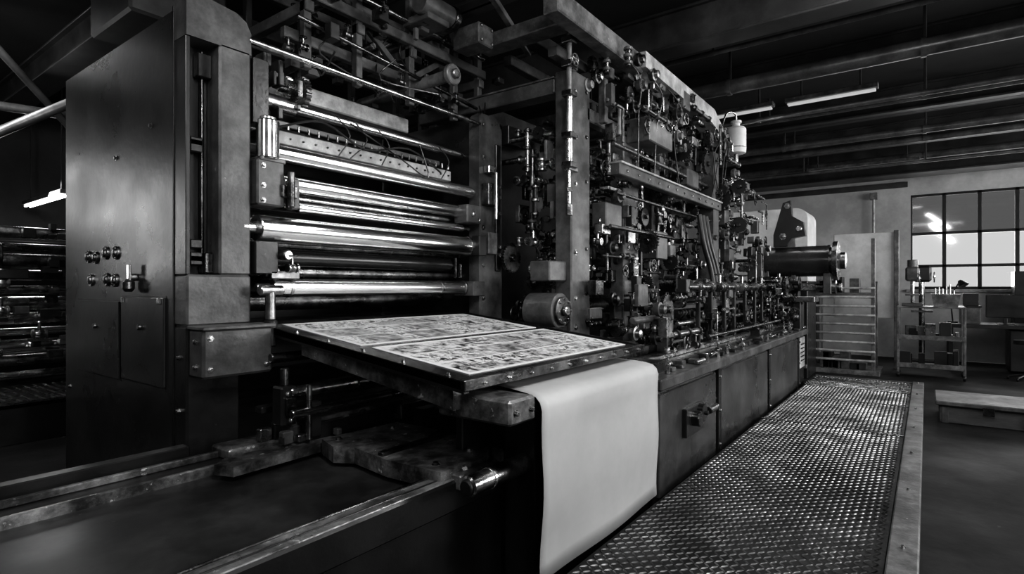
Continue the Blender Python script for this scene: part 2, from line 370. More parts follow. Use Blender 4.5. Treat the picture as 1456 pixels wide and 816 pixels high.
for k in range(18): b.bolt((2.06+k*.097,3.46,1.0),(0,-1,0),.006,'dsteel')
for k in range(22): b.cyl((2.05+k*.078,3.44,1.05),(2.05+k*.078,3.44,1.09),.008,'steel',8)
b.box(2.05,3.7,3.55,3.6,1.1,1.14,'gray')
b.box(1.8,3.93,4.6,4.66,-.9,1.6,'black'); b.box(1.8,3.93,3.7,4.6,-.75,-.7,'black')  # black backing added, stands in for the dark behind the rollers
b.box(2.3,3.6,3.85,4.15,1.42,1.55,'light',.01)
b.commit()
b=B('bearing_brackets',PR)
b.cyl((1.89,3.28,.79),(1.89,3.28,1.03),.068,'chrome',28); b.cyl((1.89,3.28,1.03),(1.89,3.28,1.05),.05,'steel',24)
b.box(1.80,1.98,3.24,3.4,.50,.78,'gray',.01); b.box(1.80,1.95,3.26,3.4,.08,.28,'dark'); b.box(1.82,1.99,3.24,3.36,.77,.80,'mid')
b.box(1.95,2.06,3.22,3.36,.56,.64,'dsteel'); b.cyl((2.0,3.2,.5),(2.0,3.2,.72),.022,'dsteel',12); b.box(2.04,2.10,3.26,3.34,.5,.70,'gray',.01)
for z in (.53,.62,.74): b.bolt((1.84,3.24,z),(0,-1,0),.012)
b.cyl((1.99,3.21,.2),(1.99,3.30,.2),.032,'steel'); b.cyl((2.06,3.23,.12),(2.06,3.4,.12),.025,'dsteel'); b.box(1.9,2.1,3.26,3.3,.05,.10,'dsteel'); b.valve((2.02,3.22,.12),(1,0,0),.025)
b.box(3.72,3.92,3.24,3.4,.57,.73,'gray',.01); b.box(3.78,3.94,3.22,3.45,-.08,.05,'gray'); b.box(3.84,3.94,3.2,3.3,.28,.46,'dark')
b.bolt((3.8,3.24,.65),(0,-1,0),.02); b.bolt((3.88,3.24,.6),(0,-1,0),.014); b.cyl((3.6,3.27,.08),(3.6,3.27,.25),.012,'dsteel',8); b.cyl((3.66,3.27,.08),(3.66,3.27,.2),.016,'dsteel',8)
b.box(1.80,1.9,3.28,3.4,1.0,1.4,'dark'); 
for k in range(16):
    x=random.uniform(1.82,2.2); z=random.uniform(1.05,1.45); b.box(x,x+random.uniform(.02,.06),3.4,3.5,z,z+random.uniform(.02,.12),random.choice(['dsteel','gray','dark']))
b.gear((2.3,3.6,1.38),(1,0,0),.12,.04,26,'dsteel'); b.gear((2.15,3.55,1.36),(1,0,0),.09,.04,22,'steel')
b.cyl((1.86,3.2,-.02),(1.86,3.2,-.2),.03,'steel',16); b.cyl((1.79,3.2,-.02),(1.94,3.2,-.02),.032,'steel',16); b.cyl((1.86,3.2,-.2),(1.86,3.2,-.36),.04,'dark',16)
b.tube([(1.95,3.25,1.0),(2.3,3.3,1.12),(2.7,3.35,1.02),(3.1,3.32,1.1),(3.5,3.35,.98)],.008,'hose'); b.tube([(2.6,3.4,1.2),(3.0,3.3,1.0),(3.3,3.3,.9),(3.2,3.3,1.15)],.006,'dsteel')
for k in range(4):
    x=random.uniform(2.3,3.7); b.tube([(x,3.45,1.23),(x+.05,3.38,1.1),(x+random.uniform(-.1,.1),3.42,.95)],.005,'hose')
b.commit()
def zb(y):
    P=[(1.55,-.434),(1.67,-.42),(2.45,-.33),(3.3,-.235),(3.8,-.22)]
    for i in range(len(P)-1):
        if y<=P[i+1][0]: 
            t=(y-P[i][0])/(P[i+1][0]-P[i][0]); return P[i][1]+t*(P[i+1][1]-P[i][1])
    return P[-1][1]
b=B('delivery_board',PR)
ys=[1.64,2.45,3.3,3.85]
for i in range(3):
    y0,y1=ys[i],ys[i+1]; z0,z1=zb(y0),zb(y1)
    b.extr([(1.86,y0,z0),(1.86,y1,z1),(1.86,y1,z1-.035),(1.86,y0,z0-.035)],(1.96,0,0),'oil')
    for xx in (1.86,3.785): b.extr([(xx,y0,z0+.006),(xx,y1,z1+.006),(xx,y1,z1-.05),(xx,y0,z0-.05)],(.035,0,0),'oil')
b.box(1.86,3.82,1.635,1.665,-.465,-.414,'dsteel',.004)
b.extr([(1.91,1.75,-.45),(1.91,2.95,-.31),(1.91,2.95,-.40),(1.91,1.75,-.57)],(.06,0,0),'rusty')
b.box(1.98,3.9,1.49,1.95,-.60,-.525,'dsteel',.012)
b.box(1.96,2.16,1.46,1.90,-.615,-.50,'rusty',.012)
for p in ((2.0,1.46,-.56),(2.12,1.46,-.56)): b.bolt(p,(0,-1,0),.012)
for k in range(7): b.bolt((1.878,1.75+k*.3,zb(1.75+k*.3)+.006),(0,0,1),.008)
for k in range(10): b.bolt((2.0+k*.19,1.635,-.44),(0,-1,0),.007)
b.commit()
def sheet(name,x0,x1,y0,y1,seed):
    R=random.Random(seed); b=B(name)
    def q(xa,xb,ya,yb,m,h): b.add([(xa,ya,zb(ya)+h),(xb,ya,zb(ya)+h),(xb,yb,zb(yb)+h),(xa,yb,zb(yb)+h)],[[0,1,2,3]],m)
    b.extr([(x0,y0,zb(y0)+.004),(x0,y1,zb(y1)+.004),(x0,y1,zb(y1)+.001),(x0,y0,zb(y0)+.001)],(x1-x0,0,0),'sheetpaper')
    n=3; H=(y1-y0-.04)/n
    for i in range(n):
        ya=y0+.02+i*H; yb=ya+H-.022; x=x0+.03
        while x<x1-.08:
            w=min(R.choice([.12,.2,.26,.34]),x1-.03-x)
            if R.random()<.3:
                ym=ya+(yb-ya)*R.choice([.35,.5,.65]); q(x,x+w-.012,ya,ym-.008,R.choice(['pic2','pic2','text','pic']),.0055); q(x,x+w-.012,ym,yb,R.choice(['pic','pic2']),.0055)
            else: q(x,x+w-.012,ya,yb,R.choice(['pic','pic2','pic','pic2','pic3']),.0055)
            x+=w
    b.commit()
sheet('printed_sheet',2.0,3.70,1.73,2.43,1); sheet('printed_sheet',1.98,3.70,2.50,3.27,2)
b=B('paper_web',sharp=80)
prof=[(1.93,-.515),(1.8,-.513),(1.65,-.512),(1.55,-.514),(1.49,-.522),(1.457,-.545),(1.445,-.58)]
prof+= [(1.445+.006*math.sin(k*.9),-.58-k*.0815) for k in range(1,11)]
n=24; vs=[];fs=[]
for i,(y,z) in enumerate(prof):
    f=max(0,min(1,(y-1.45)/.48)); x0=2.19+.16*f; x1=3.60+.16*f
    for k in range(n+1):
        t=k/n; vs.append((x0+(x1-x0)*t,y-.012*math.sin(t*7+i*.25)*(i>6)*(1-.3*t)*min(1,(i-6)/4),z))
for i in range(len(prof)-1):
    for k in range(n): a=i*(n+1)+k; fs.append([a,a+1,a+n+2,a+n+1])
b.add(vs,fs,'paper'); ob=b.commit()
md=ob.modifiers.new('thickness','SOLIDIFY'); md.thickness=.002
b=B('machine_bed',PR)
b.box(-.4,3.6,1.80,3.25,FL,-.99,'black'); b.box(-.35,3.6,1.86,2.95,-.99,-.965,'pan',.004)
b.box(-.4,2.3,1.77,1.88,-1.05,-.905,'black',.01); b.box(-.4,2.3,1.78,1.885,-.915,-.90,'rusty',.006)
b.box(-.4,2.3,1.82,1.83,-.905,-.896,'dark'); b.box(-.4,2.3,1.875,1.89,-.925,-.893,'dsteel',.004)
b.box(-.4,2.0,2.95,3.2,-1.05,-.93,'dark',.01); b.box(-.4,2.0,2.94,2.965,-.97,-.915,'rusty',.005); b.box(-.4,2.0,3.1,3.13,-.93,-.895,'rusty',.005)
b.box(-.4,1.4,3.2,3.28,-1.1,-.86,'dark')
b.extr([(1.88,1.80,-.855),(2.16,1.78,-.855),(2.30,1.86,-.855),(2.30,2.3,-.855),(2.44,2.36,-.855),(2.42,2.70,-.855),(1.90,2.74,-.855),(1.84,2.55,-.855),(1.90,2.45,-.855),(1.86,2.15,-.855)],(0,0,-.085),'rusty')
b.box(1.95,2.2,1.74,1.80,-.95,-.88,'rusty'); b.box(1.88,2.32,2.2,2.24,-.856,-.835,'dsteel',.004)
b.box(2.30,2.5,1.9,2.3,-.94,-.88,'rusty',.01)
for p in ((1.95,1.9),(2.22,1.92),(1.95,2.65),(2.3,2.6)): b.bolt((p[0],p[1],-.855),(0,0,1),.014)
b.cyl((1.86,1.62,-.88),(2.42,1.62,-.88),.047,'steel',28); b.cyl((1.845,1.62,-.88),(1.87,1.62,-.88),.035,'black',24); b.cyl((2.0,1.62,-.88),(2.02,1.62,-.88),.05,'chrome',28)
b.cyl((2.4,1.62,-.88),(3.6,1.62,-.88),.03,'dsteel',20)
b.box(2.35,3.6,1.8,1.88,-.95,-.86,'rusty',.01); b.box(2.5,3.6,2.1,2.25,-.95,-.80,'dsteel',.01); b.box(2.46,3.6,2.5,2.6,-.95,-.76,'dark',.01)
b.extr([(1.40,2.74,-.885),(1.95,2.76,-.885),(2.05,2.84,-.885),(2.0,2.93,-.885),(1.45,2.92,-.885),(1.36,2.85,-.885)],(0,0,-.05),'rusty'); b.box(1.5,1.9,2.98,3.18,-.93,-.87,'rusty',.01)
b.box(1.9,3.6,2.85,3.2,-.95,-.80,'dark',.01); b.box(1.95,2.9,2.9,3.15,-.80,-.775,'rusty')
b.box(1.75,3.5,3.1,3.18,-.74,-.70,'dark'); 
b.cyl((1.8,2.9,-.60),(3.7,2.9,-.60),.034,'steel'); b.cyl((2.25,2.9,-.60),(2.42,2.9,-.60),.045,'dsteel'); b.cyl((2.42,2.9,-.60),(2.47,2.9,-.60),.06,'steel')
b.cyl((1.75,2.8,-.70),(2.6,2.8,-.70),.024,'steel'); b.cyl((1.8,3.1,-.42),(3.8,3.1,-.42),.03,'dsteel')
b.box(1.74,1.84,2.88,2.98,-.78,-.56,'dark',.01); b.box(1.76,1.82,2.86,2.88,-.72,-.62,'dsteel'); b.bolt((1.78,2.88,-.60),(0,-1,0),.012); b.bolt((1.8,2.88,-.75),(0,-1,0),.012)
b.cyl((1.79,2.93,-.56),(1.79,2.93,-.46),.025,'steel')
b.cyl((1.86,2.8,-.86),(1.86,2.8,-.55),.016,'steel'); b.box(1.88,1.96,2.82,2.88,-.86,-.66,'dark')
b.box(2.2,3.7,1.95,2.0,-1.5,-.6,'black'); b.box(2.3,3.75,1.56,1.75,FL,-.62,'black')
for k in range(34):
    x=random.uniform(1.65,2.7); y=random.uniform(2.75,3.15); b.box(x,x+random.uniform(.03,.12),y,y+.05,-.87,-.87+random.uniform(.02,.10),random.choice(['dark','dsteel','gray','steel']))
b.commit()
b=B('base_frame',PR)
b.box(3.7,9.6,1.52,3.4,FL,-.70,'dark',.012)
b.box(3.7,9.62,1.46,1.62,-.72,-.64,'gray',.01); b.box(3.7,9.6,1.50,1.53,-1.0,-.98,'dark')
for x in (5.1,7.1,9.0): 
    b.box(x,x+.05,1.485,1.53,-1.5,-.72,'dark',.006)
    for z in (-.8,-1.1,-1.4): b.bolt((x+.025,1.485,z),(0,-1,0),.012)
for (x0,x1) in ((3.75,5.05),(5.2,7.05),(7.2,8.95)): b.box(x0,x1,1.495,1.53,-1.48,-.75,'sidepanel',.008)
b.box(9.1,9.5,1.49,1.53,-1.2,-.75,'light'); 
for k in range(5): b.box(9.15,9.45,1.485,1.50,-1.1+k*.06,-1.08+k*.06,'black')
b.cyl((4.35,1.52,-1.02),(4.35,1.40,-1.02),.06,'dsteel'); b.gear((4.5,1.42,-1.0),(0,1,0),.07,.05,14,'dark'); b.box(4.2,4.6,1.46,1.52,-1.15,-.93,'dark'); b.cyl((4.6,1.42,-1.0),(4.8,1.42,-1.0),.03,'dsteel')
b.box(3.7,9.6,1.62,2.2,-.70,-.60,'dark'); b.box(3.9,9.3,1.75,1.83,-.60,-.56,'steel',.006); b.box(3.9,9.3,2.0,2.06,-.60,-.52,'dsteel',.006)
for k in range(50):
    x=3.85+k*.112+random.uniform(0,.05); w=random.uniform(.04,.10); y=1.49+random.uniform(0,.1); h=random.uniform(.01,.05)
    t=random.random()
    if t<.5: b.box(x,x+w,y,y+random.uniform(.05,.12),-.64,-.64+h,random.choice(['dark','dsteel','gray']),.005)
    elif t<.7: b.cyl((x,y,-.64),(x,y,-.57),.018,'steel',6)
    elif t<.85: b.cyl((x,y,-.61),(x+.2,y,-.61),.018,'steel',12)
    else: b.valve((x,y+.03,-.6),(1,0,0),.022)
b.commit()
b=B('columns_and_beams',PR)
b.box(4.17,4.50,2.45,2.62,-.62,1.88,'gray',.012)
for z in (-.35,-.1,.3,.9,1.3,1.7): b.bolt((4.24,2.45,z),(0,-1,0),.018); b.bolt((4.43,2.45,z+.04),(0,-1,0),.014,'dsteel')
b.box(4.16,4.34,2.62,4.3,1.70,1.83,'gray',.01); b.box(4.15,4.36,2.62,4.3,1.83,1.845,'mid',.003)
b.box(5.10,5.45,2.40,2.55,-.6,1.5,'gray',.012); b.box(7.35,7.55,2.2,2.4,-.6,1.75,'gray',.01); b.box(6.3,6.5,2.6,2.7,-.6,1.7,'gray',.01); b.box(8.2,8.4,2.3,2.5,-.6,1.3,'gray',.01)
for z in (-.2,.1,.4,.8,1.2): b.bolt((5.2,2.4,z),(0,-1,0),.02); b.bolt((5.38,2.4,z+.1),(0,-1,0),.02)
b.box(4.55,7.6,2.18,2.27,1.0,1.11,'gray',.008); b.box(4.55,7.6,2.16,2.30,1.1,1.12,'light',.004)
for k in range(12): b.bolt((4.7+k*.25,2.18,1.05),(0,-1,0),.012)
b.box(3.55,5.1,2.2,2.34,2.06,2.24,'mid',.01)
b.box(5.0,7.0,2.3,2.37,2.02,2.12,'gray',.01)
b.extr([(5.05,2.15,2.10),(5.05,2.15,2.25),(7.2,2.15,2.24),(7.75,2.15,2.02),(7.75,2.15,1.9),(7.1,2.15,2.05)],(0,.22,0),'light')
b.box(4.45,7.5,2.45,2.55,1.5,1.62,'gray',.01); b.box(4.45,7.5,3.6,3.7,1.7,1.85,'gray'); b.box(4.45,7.5,3.3,3.4,2.2,2.3,'gray')
for x in (4.6,5.5,6.4,7.3): b.box(x,x+.09,2.3,4.2,1.9,2.0,'gray'); b.box(x,x+.06,2.35,2.42,1.5,2.1,'mid')
b.box(3.9,4.1,2.4,3.3,2.15,2.27,'mid',.01); b.box(4.1,4.8,2.55,2.65,2.0,2.08,'gray')
b.box(4.3,8.6,4.3,4.4,-.6,2.0,'black'); b.box(4.3,8.5,3.0,4.3,-.7,-.62,'black')  # black backing added for the dark behind the mechanism
b.box(5.15,5.75,2.15,2.4,1.42,1.66,'gray',.01); b.box(5.75,5.77,2.17,2.38,1.44,1.64,'steel')
b.box(4.62,4.95,2.35,2.5,.55,.78,'gray',.01); b.box(5.7,6.0,2.3,2.5,.3,.6,'gray',.01); b.box(6.5,6.9,2.25,2.45,1.2,1.4,'gray',.01)
for x in (5.2,5.45,5.7): b.bolt((x,2.15,1.62),(0,-1,0),.01)
b.commit()
b=B('overhead_gantry',PR)
for y,z in ((3.5,2.05),(4.3,1.9),(3.6,1.75),(4.3,2.35)): b.box(2.2,4.3,y,y+.06,z,z+.08,'gray',.006)
for x in (2.3,2.75,3.3,3.85,4.2):
    b.box(x,x+.07,3.5,4.6,1.95,2.03,'gray',.006); b.box(x,x+.06,3.52,3.58,1.55,2.5,'gray',.006)
    b.box(x,x+.05,4.3,4.36,1.6,2.6,'dark'); 
b.box(2.1,4.6,4.9,5.0,2.3,2.42,'gray'); b.box(2.0,2.1,3.6,5.3,2.2,2.32,'dark')
b.cyl((3.4,4.3,1.72),(3.4,3.15,1.74),.05,'mid',20); b.cyl((3.4,3.15,1.74),(3.4,3.10,1.74),.085,'mid',24); b.cyl((3.4,3.10,1.74),(3.4,3.07,1.74),.04,'steel',24)
b.cyl((2.9,3.5,1.9),(2.9,4.5,1.9),.03,'dsteel'); b.cyl((2.3,3.45,2.2),(4.2,3.45,2.2),.02,'steel'); b.cyl((2.2,3.45,1.85),(4.1,3.45,1.7),.015,'dsteel')
b.cyl((2.2,3.8,2.3),(4.4,3.8,2.3),.05,'mid'); b.cyl((3.6,3.3,2.25),(3.6,4.6,2.25),.04,'mid'); b.cyl((2.5,3.3,2.1),(2.5,4.6,2.1),.035,'steel')
# motor housing and gearbox on the gantry
b.cyl((3.15,3.25,2.28),(3.5,3.25,2.28),.09,'gray',28); b.cyl((3.5,3.25,2.28),(3.56,3.25,2.28),.1,'dsteel',28); b.box(3.2,3.45,3.2,3.5,2.16,2.22,'gray'); b.box(3.65,3.85,3.05,3.35,2.08,2.26,'mid',.01)
for p in ((3.68,2.11),(3.82,2.11),(3.68,2.23),(3.82,2.23)): b.bolt((p[0],3.05,p[1]),(0,-1,0),.01)
b.box(4.3,5.5,2.95,3.1,2.3,2.42,'dark')
rot=Matrix.Rotation(math.radians(35),3,'Y'); b.box(2.4,3.4,3.62,3.66,2.1,2.15,'gray',.004,rot); b.box(3.4,4.3,3.62,3.66,2.1,2.15,'gray',.004,Matrix.Rotation(math.radians(-35),3,'Y'))
b.box(3.2,4.6,2.9,2.95,2.28,2.33,'mid',.004,Matrix.Rotation(math.radians(20),3,'Z'))
for k in range(12):
    x=random.uniform(2.1,4.4); z=random.uniform(1.5,2.3); y=random.uniform(3.3,3.7)
    b.tube([(x,y,z),(x+random.uniform(-.2,.3),y+.1,z-.15),(x+random.uniform(-.2,.5),y,z-random.uniform(.1,.4))],.007,random.choice(['hose','hose','dsteel']))
for k in range(56):
    x=random.uniform(2.1,4.4); y=random.uniform(3.3,4.3); z=random.choice([1.6,1.75,1.83,2.03,2.13])
    w=random.uniform(.03,.1); b.box(x,x+w,y,y+w,z,z+random.uniform(.03,.12),random.choice(['dark','gray','dark','dsteel','mid']),.004)
    if random.random()<.5: b.valve((x,y-.05,z+.05),random.choice([(1,0,0),(0,1,0)]),.022,'dsteel')
b.commit()
b=B('pneumatic_cylinder',PR)
b.cyl((4.08,2.42,1.0),(4.08,2.42,1.62),.033,'steel'); b.cyl((4.08,2.42,.62),(4.08,2.42,1.0),.014,'chrome'); b.cyl((4.08,2.42,.60),(4.08,2.42,.70),.028,'steel',6)
for z in (1.0,1.25,1.6,1.85,2.05): b.box(4.03,4.13,2.37,2.47,z,z+.05,'dsteel')
b.cyl((4.08,2.42,1.62),(4.08,2.42,2.15),.022,'mid'); b.cyl((4.08,2.42,.8),(4.08,2.42,.84),.026,'steel',6); b.wheel((4.08,2.36,1.9),(0,1,0),.05)
b.box(4.06,4.2,2.40,2.46,.98,1.02,'steel'); b.box(4.06,4.2,2.40,2.46,1.85,1.89,'steel')
b.commit()
def clutter(name,x0,x1,y0,y1,z0,z1,n,seed):
    R=random.Random(seed); b=B(name,PR)
    ms=['dark','gray','dsteel','gray','dsteel','steel','mid']
    for k in range(n):
        x=R.uniform(x0,x1);y=R.uniform(y0,y1);z=R.uniform(z0,z1);m=R.choice(ms);t=R.random()
        if t<.24:
            L=R.uniform(.15,.8); d=R.choice([(1,0,0),(1,0,0),(0,0,1),(0,1,0)]); r=R.uniform(.01,.03); p=Vector((x,y,z)); dd=Vector(d)
            if d[2]: L=min(L,max(.12,z1-z))
            e=p+dd*L
            b.cyl(p,e,r,R.choice(['steel','dsteel','dsteel','dark']),12)
            for f in (0.1,.5,.9): q=p+dd*L*f; b.cyl(q,q+dd*.03,r*1.6,m,12)
        elif t<.50:
            w,d_,h=R.uniform(.05,.22),R.uniform(.03,.1),R.uniform(.03,.2); b.box(x,x+w,y,y+d_,z,z+h,m,.006)
            for q in ((x+.012,z+.012),(x+w-.012,z+h-.012)): b.bolt((q[0],y,q[1]),(0,-1,0),.007,'steel')
        elif t<.66: b.valve((x,y,z),R.choice([(1,0,0),(0,0,1),(0,1,0)]),R.uniform(.02,.042),R.choice(['steel','dsteel']))
        elif t<.75: b.gear((x,y,z),R.choice([(0,1,0),(1,0,0)]),R.uniform(.06,.15),.03,R.choice([16,24,30]),R.choice(['dsteel','dark']))
        elif t<.83: b.lathe((x,y,z),(0,-1,0),[(0,.05),(.02,.06),(.05,.06),(.055,.04),(.09,.035),(.1,.015)],m,18)
        elif t<.85: b.gauge((x,y-.05,z),R.uniform(.035,.055))
        elif t<.95:
            L1,L2=R.uniform(.1,.35),R.uniform(.1,.4); p=Vector((x,y,z)); a=p+Vector((L1,0,0)); c=a+Vector((0,0,-L2)); r=R.uniform(.009,.016)
            b.tube([p,p+Vector((L1*.85,0,0)),a+Vector((0,0,-.02)),a+Vector((0,0,-L2*.3)),c],r,R.choice(['hose','steel','dsteel','mid']),8)
        else: b.wheel((x,y-.03,z),(0,1,0),R.uniform(.05,.09),'dsteel')
    b.commit()
clutter('ink_unit_mechanism',4.55,7.5,2.3,2.75,.0,1.5,240,11)
clutter('roller_mechanism',4.3,8.4,2.6,3.4,-.5,1.6,200,12)
clutter('lower_mechanism',4.3,8.8,1.75,2.5,-.6,-.05,210,13)
clutter('drive_mechanism',7.3,8.9,1.9,2.5,-.1,1.5,140,14)
clutter('upper_mechanism',4.4,7.8,2.1,2.5,1.5,2.1,130,15)
clutter('front_gap_mechanism',4.3,5.1,2.7,3.25,-.5,1.5,110,18)
b=B('inner_rollers',PR)
for z,y,r,m in ((-.2,2.9,.09,'dsteel'),(.05,2.85,.06,'steel'),(.3,2.9,.08,'rubber'),(.5,2.85,.05,'steel'),(.72,2.9,.07,'dsteel'),(.9,2.8,.04,'steel'),(1.2,2.9,.07,'dsteel'),(1.4,2.8,.03,'steel')): b.roller(4.6,8.2,y,z,r,m)
b.commit()
b=B('service_pipes',PR)
b.cyl((5.3,1.85,.0),(9.9,1.85,.0),.035,'dsteel')
for x in (5.6,6.0,6.5,6.9,7.4,7.9,8.3,8.8,9.3): b.lathe((x,1.85,0),(1,0,0),[(0,.05),(.03,.05),(.03,.06),(.07,.06),(.07,.045),(.12,.045)],'steel',16); b.box(x+.03,x+.07,1.83,1.87,-.6,0,'dark')
for x in (6.2,7.1,8.1,9.0,9.5): b.valve((x,1.8,.0),(1,0,0),.045)
b.cyl((4.3,1.95,-.28),(5.0,1.95,-.28),.03,'mid'); b.lathe((4.95,1.95,-.28),(1,0,0),[(0,.06),(.03,.07),(.1,.07),(.12,.05)],'mid',20); b.box(4.95,5.1,1.9,2.05,-.6,-.3,'gray')
b.cyl((5.2,1.9,-.35),(9.4,1.9,-.35),.022,'steel'); b.cyl((5.5,1.7,-.48),(9.3,1.7,-.48),.018,'dsteel'); b.box(5.0,8.8,1.95,2.15,-.22,-.18,'gray')
b.cyl((4.62,2.28,1.3),(7.4,2.28,1.3),.022,'dsteel'); b.cyl((4.62,2.25,.85),(7.4,2.25,.85),.016,'dsteel'); b.cyl((4.6,2.3,.55),(6.2,2.3,.55),.02,'dsteel')
for x in (6.6,6.72,6.85): b.tube([(x,2.15,.85),(x+.02,2.1,.5),(x+.12,2.05,.2),(x+.1,2.0,-.1)],.03,'hose',12,6)
for k in range(7):
    x=random.uniform(4.3,7.5); b.tube([(x,2.2,2.1),(x+.15,2.1,1.9),(x+random.uniform(0,.4),2.15,1.6),(x+random.uniform(0,.5),2.2,1.1)],.007,random.choice(['hose','dsteel','hose']))
b.cyl((4.0,2.75,-.2),(4.0,2.45,-.2),.15,'gray',32); b.cyl((4.0,2.45,-.2),(4.0,2.42,-.2),.12,'dsteel',32); b.cyl((4.0,2.42,-.2),(4.0,2.38,-.2),.04,'steel',16)
b.box(3.9,4.3,2.5,2.7,.05,.22,'gray',.01); b.box(3.88,4.1,2.45,2.8,-.5,-.33,'dark')
for k in range(8):
    an=k*math.pi/4; b.bolt((4.0+.1*math.cos(an),2.42,-.2+.1*math.sin(an)),(0,-1,0),.009)
b.commit()
b=B('drive_drum',PR,sharp=28)
b.lathe((9.3,2.0,.38),(0,-1,0),[(0,.23),(.03,.24),(.05,.24),(.05,.225),(.85,.225),(.85,.235),(.88,.235)],'drum',48)
b.lathe((9.3,1.12,.38),(0,-1,0),[(0,.2),(.04,.2),(.04,.28),(.10,.28),(.11,.2),(.13,.12),(.19,.12),(.2,.05)],'dsteel',40)
for k in range(8):
    an=k*math.pi/4; b.bolt((9.3+.2*math.cos(an),1.02,.38+.2*math.sin(an)),(0,-1,0),.02)
b.box(9.0,9.6,1.98,2.2,-.6,.62,'gray',.02); b.box(9.15,9.45,1.1,1.2,-.1,.2,'gray'); b.cyl((9.3,2.1,.0),(9.3,1.0,.0),.06,'dsteel'); b.lathe((9.3,1.1,.0),(0,-1,0),[(0,.1),(.05,.1),(.06,.06),(.12,.06)],'steel',20)
b.box(9.1,9.5,1.3,2.0,-.22,-.14,'dsteel'); b.box(9.2,9.5,1.5,1.6,-.64,-.2,'dark'); b.box(9.2,9.4,1.3,1.5,-.05,.05,'steel')
b.extr([(9.1,1.85,.6),(9.1,1.85,.78),(9.1,1.72,1.25),(9.1,1.62,1.28),(9.1,1.60,1.05),(9.1,1.45,.95),(9.1,1.42,.75),(9.1,1.6,.72),(9.1,1.68,.6)],(.12,0,0),'dark')
b.bolt((9.1,1.66,1.2),(-1,0,0),.03); b.bolt((9.1,1.72,.75),(-1,0,0),.035); b.cyl((9.05,1.5,.85),(9.3,1.5,.85),.04,'steel')
b.commit()
clutter('drum_mechanism',8.6,9.5,1.55,2.2,-.6,.15,120,21)
b=B('oil_canister',PR,sharp=28)
b.lathe((8.0,2.1,1.82),(0,0,1),[(0,.1),(.01,.125),(.05,.13),(.33,.13),(.36,.11),(.38,.05),(.42,.05),(.42,.07),(.45,.07)],'pale',28)
b.cyl((8.0,2.1,1.70),(8.0,2.1,1.82),.03,'steel'); b.box(7.5,8.0,2.15,2.25,1.95,2.0,'gray'); b.tube([(8.0,2.1,2.25),(7.95,2.1,2.36),(7.7,2.15,2.3),(7.6,2.2,2.0)],.012,'steel'); b.ring((8.0,2.1,1.9),(0,0,1),.131,.006,'steel')
b.commit()
# ------------------------------------------------------------------ far end
b=B('machine_hood'); 
P=[(10.6,2.9,.1),(10.6,2.9,1.35)]
for k in range(7): an=math.pi/2*k/6; P.append((10.6,1.80+.18-.18*math.sin(math.pi/2-an)-.18+.18*0 if False else 1.80-.18*math.sin(an),1.17+.18*math.cos(an)))
P.append((10.6,1.62,.1)); b.extr(P,(.9,0,0),'pale'); b.box(10.59,10.6,1.7,2.8,.2,.22,'mid'); b.box(10.57,10.6,1.8,2.1,.5,.9,'mid')
b.box(10.6,11.5,1.62,2.9,FL,.1,'dark',.01)
for k in range(14):
    z=random.uniform(-1.4,0); y=random.uniform(1.62,2.2); b.box(10.5,10.6,y,y+random.uniform(.05,.2),z,z+random.uniform(.04,.2),random.choice(['gray','dsteel','mid','dark']))
b.commit()
b=B('storage_rack')
b.box(12.9,12.96,.45,1.5,-.6,1.05,'pale',.01); b.box(12.85,12.9,.42,.50,FL,1.08,'mid')
for y in (.72,1.65): b.box(11.6,11.66,y,y+.06,FL,.1 if y>1 else .85,'mid'); b.box(12.2,12.26,y,y+.06,FL,.1,'mid')
for k in range(9): b.cyl((11.58,.72,-1.3+k*.16),(11.58,1.7,-1.3+k*.16),.022,'light',12)
b.box(11.53,12.4,.65,1.8,FL,-1.47,'mid'); b.box(11.6,12.3,.75,1.7,-.15,-.1,'gray')
for k in range(14): 
    y=random.uniform(.8,1.5); z=random.choice([-1.47,-.1]); b.box(11.7,12.0,y,y+.15,z,z+random.uniform(.08,.3),random.choice(['gray','mid','dark']))
b.commit()
b=B('tool_cart')
for x in (11.8,12.4):
    for y in (-.5,.4): b.box(x-.02,x+.02,y-.02,y+.02,FL+.04,-.36,'mid'); b.cyl((x,y-.02,FL+.045),(x,y+.02,FL+.045),.045,'black',16)
for z in (-1.38,-.9,-.36): b.box(11.78,12.42,-.52,.42,z,z+.028,'mid')
for z in (-1.38,-.9): b.box(11.77,11.79,-.52,.42,z,z+.08,'mid')
for k in range(26):
    z=random.choice([-1.35,-.87]); y=random.uniform(-.45,.25); x=random.uniform(11.85,12.2); b.box(x,x+random.uniform(.06,.2),y,y+random.uniform(.05,.18),z,z+random.uniform(.05,.28),random.choice(['dark','gray','dark','mid','dsteel']))
b.commit()
b=B('bench_drill')
b.box(11.95,12.25,.05,.35,-.33,-.28,'gray'); b.cyl((12.15,.2,-.28),(12.15,.2,.35),.03,'steel'); b.box(11.9,12.25,.1,.3,.1,.35,'gray',.03); b.cyl((11.95,.2,.1),(11.95,.2,-.1),.03,'steel'); b.cyl((12.2,.2,.3),(12.2,.2,.48),.08,'mid'); b.wheel((11.9,.1,.15),(0,1,0),.08); b.box(11.9,12.1,.1,.3,-.15,-.12,'mid')
b.commit()
b=B('parts_bin')
b.extr([(11.9,-.1,-.33),(11.9,-.42,-.33),(11.9,-.46,-.12),(11.9,-.06,-.12)],(.3,0,0),'mid')
for k in range(6): b.cyl((12.0,-.12-k*.05,-.2),(12.02,-.12-k*.05,.0+random.uniform(-.08,.05)),.012,'steel',8)
b.commit()
b=B('workbench')
b.box(13.2,14.2,-3.8,-.3,-.75,-.68,'dark')
for y in (-3.7,-2.1,-.4): b.box(13.25,13.35,y,y+.08,FL,-.75,'dark'); b.box(14.05,14.15,y,y+.08,FL,-.75,'dark')
